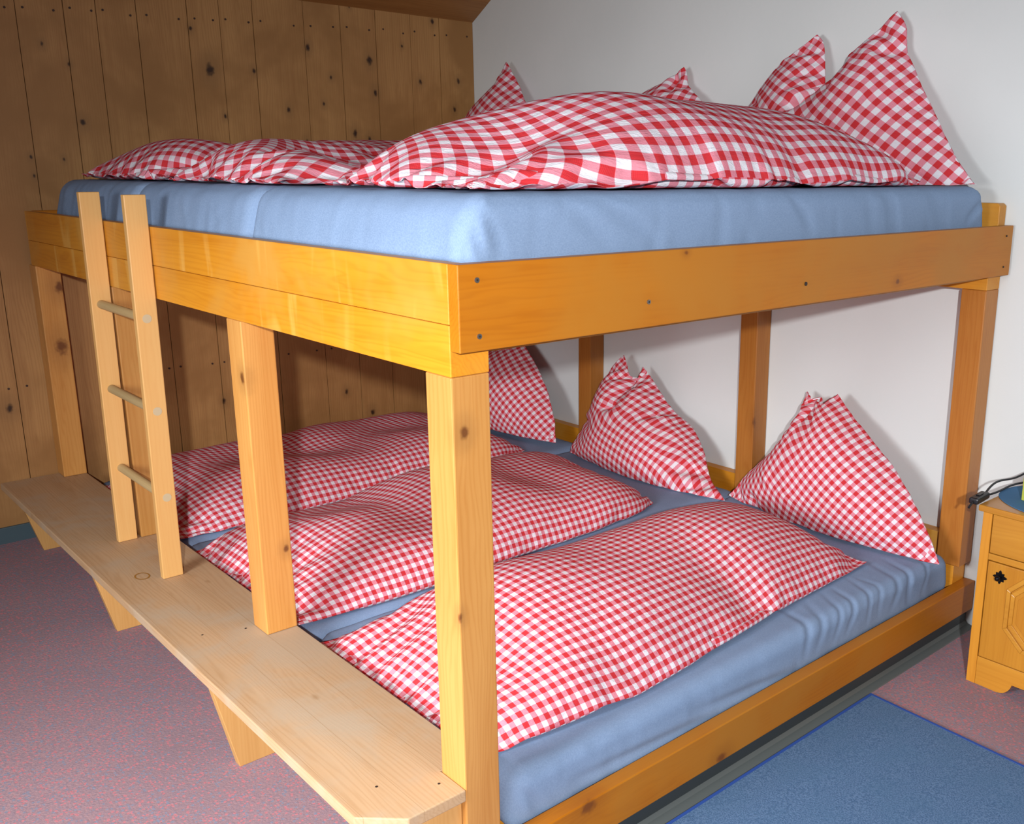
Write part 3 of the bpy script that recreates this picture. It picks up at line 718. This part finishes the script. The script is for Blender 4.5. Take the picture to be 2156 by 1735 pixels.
s_ = bmesh.ops.create_uvsphere(bm, u_segments=16, v_segments=10, radius=.0085, matrix=Matrix.Translation((NX-.019, ky, kz)))
link('knob', bm, M['iron'], door, smooth=False)
bm = bmesh.new(); box(bm, NX-.012, WX-.003, NY0-.012, NY1+.012, NT_-.020, NT_)
link('top', bm, M['night_h'], ns, bevel=.004)

# round blue cloth on the nightstand
bm = bmesh.new(); cx, cyy, R_ = 1.925, -.345, .178
ring0 = []
N_ = 72
for i in range(N_):
    a = 2*PI*i/N_; r = R_*(1+.006*math.sin(7*a)); ring0.append((cx+r*.90*math.cos(a), cyy+r*1.02*math.sin(a)))
prism(bm, ring0, NT_+.0005, NT_+.0028)
o = link('table_mat', bm, M['mat'], bevel=.0008); tag(o, 'round blue cloth mat lying on the nightstand top', 'table mat')
# yellow-green box at the picture edge
bm = bmesh.new(); box(bm, 1.862, 1.962, -.345, -.247, NT_+.003, NT_+.075)
o = link('small_box', bm, M['green'], bevel=.002); tag(o, 'yellow-green box cut by the frame on the nightstand mat', 'box')
# black switch with its cable
ad = empty('power_cord', 'black power cord with inline switch lying on the nightstand corner', 'cord', loc=(1.80, -.16, NT_))
bm = bmesh.new(); mat4 = Matrix.Translation((1.765, -.163, NT_+.0115)) @ Matrix.Rotation(math.radians(4), 4, 'Z')
bmesh.ops.create_cube(bm, size=1, matrix=mat4 @ Matrix.Diagonal((.092, .030, .020, 1)))
sw = link('switch_housing', bm, M['black'], ad, bevel=.006)
bm = bmesh.new(); mat4 = Matrix.Translation((1.765, -.163, NT_+.0225)) @ Matrix.Rotation(math.radians(4), 4, 'Z')
bmesh.ops.create_cube(bm, size=1, matrix=mat4 @ Matrix.Diagonal((.030, .012, .004, 1)))
link('switch_rocker', bm, M['iron'], sw, bevel=.001)
tube('cable', [(1.81, -.158, NT_+.013), (1.85, -.153, NT_+.026), (1.90, -.150, NT_+.034), (1.97, -.158, NT_+.024), (2.03, -.165, NT_+.022), (2.07, -.19, NT_+.05), (2.09, -.26, NT_+.055)], .0033, M['black'], ad)
tube('cable', [(1.81, -.166, NT_+.011), (1.86, -.172, NT_+.008), (1.93, -.168, NT_+.010), (2.0, -.17, NT_+.008), (2.05, -.20, NT_+.012), (2.08, -.28, NT_+.01)], .0033, M['black'], ad)
tube('cable', [(1.72, -.166, NT_+.010), (1.705, -.167, NT_+.006), (1.693, -.167, NT_-.002)], .0035, M['black'], ad)

# ------------------------------------------------------------------ rug
rug = empty('rug', 'blue rectangular rug with a darker bound edge beside the bed', 'rug')
rx0, rx1, ry0, ry1 = .10, 1.437, -1.0, -.043
def slab(bm, x0, x1, y0, y1, h0, h1):
    vv = [bm.verts.new((x, y, fz(y)+h)) for h in (h0, h1) for x, y in ((x0, y0), (x1, y0), (x1, y1), (x0, y1))]
    for f in ((3,2,1,0),(4,5,6,7),(0,1,5,4),(1,2,6,5),(2,3,7,6),(3,0,4,7)): bm.faces.new([vv[i] for i in f])
bm = bmesh.new(); slab(bm, rx0+.008, rx1-.008, ry0+.008, ry1-.008, .0004, .008); link('pile', bm, M['rug'], rug)
bm = bmesh.new()
slab(bm, rx0, rx1, ry1-.008, ry1, .0004, .009); slab(bm, rx0, rx1, ry0, ry0+.008, .0004, .009)
slab(bm, rx0, rx0+.008, ry0+.008, ry1-.008, .0004, .009); slab(bm, rx1-.008, rx1, ry0+.008, ry1-.008, .0004, .009)
link('binding', bm, M['rugedge'], rug)

# ------------------------------------------------------------------ light
def area(name, loc, target, sx, sy, power, col):
    d = bpy.data.lights.new(name, 'AREA'); d.shape = 'RECTANGLE'; d.size = sx; d.size_y = sy; d.energy = power; d.color = col
    o = bpy.data.objects.new(name, d); C.objects.link(o); o.location = loc
    o.rotation_euler = (Vector(target)-Vector(loc)).to_track_quat('-Z', 'Y').to_euler(); return o
wl = area('window_light', (-2.3, -.05, 1.45), (-.30, -.05, .05), 1.0, .8, 62, (.94, .95, 1.0)); wl.data.spread = math.radians(115)
sp = bpy.data.lights.new('flash_light', 'SPOT'); sp.energy = 430; sp.spot_size = math.radians(96); sp.spot_blend = .9; sp.shadow_soft_size = .035; sp.color = (.98, .97, 1.0)
so = bpy.data.objects.new('flash_light', sp); C.objects.link(so); so.location = (-1.42, -2.10, 1.82)
so.rotation_euler = (Vector((1.3, .75, .1))-so.location).to_track_quat('-Z', 'Y').to_euler()
w = bpy.data.worlds.new('room_fill'); bpy.context.scene.world = w; w.use_nodes = True
w.node_tree.nodes['Background'].inputs[0].default_value = (.80, .88, 1.0, 1); w.node_tree.nodes['Background'].inputs[1].default_value = .17

# ------------------------------------------------------------------ camera
yaw, pit, rol, f, ppx, ppy = -.7559, -.2497, .006, 2051.0, 207.1, 16.88
cy0, sy0, cp, sp = math.cos(yaw), math.sin(yaw), math.cos(pit), math.sin(pit)
F = Vector((-sy0*cp, cy0*cp, sp)); R = Vector((cy0, sy0, 0)); U = R.cross(F)
R, U = R*math.cos(rol)+U*math.sin(rol), U*math.cos(rol)-R*math.sin(rol)
cam = bpy.data.cameras.new('camera'); co = bpy.data.objects.new('camera', cam); C.objects.link(co)
co.matrix_world = Matrix(((R.x, U.x, -F.x, -.9558), (R.y, U.y, -F.y, -1.427), (R.z, U.z, -F.z, 1.5288), (0, 0, 0, 1)))
cam.sensor_fit = 'HORIZONTAL'; cam.sensor_width = 36; cam.lens = f/2156*36
cam.shift_x = -ppx/2156; cam.shift_y = ppy/2156; cam.clip_start = .05
sc = bpy.context.scene; sc.camera = co
sc.view_settings.view_transform = 'Standard'; sc.view_settings.look = 'None'; sc.view_settings.gamma = 1; sc.view_settings.use_curve_mapping = False
sc.view_settings.exposure = 0.0
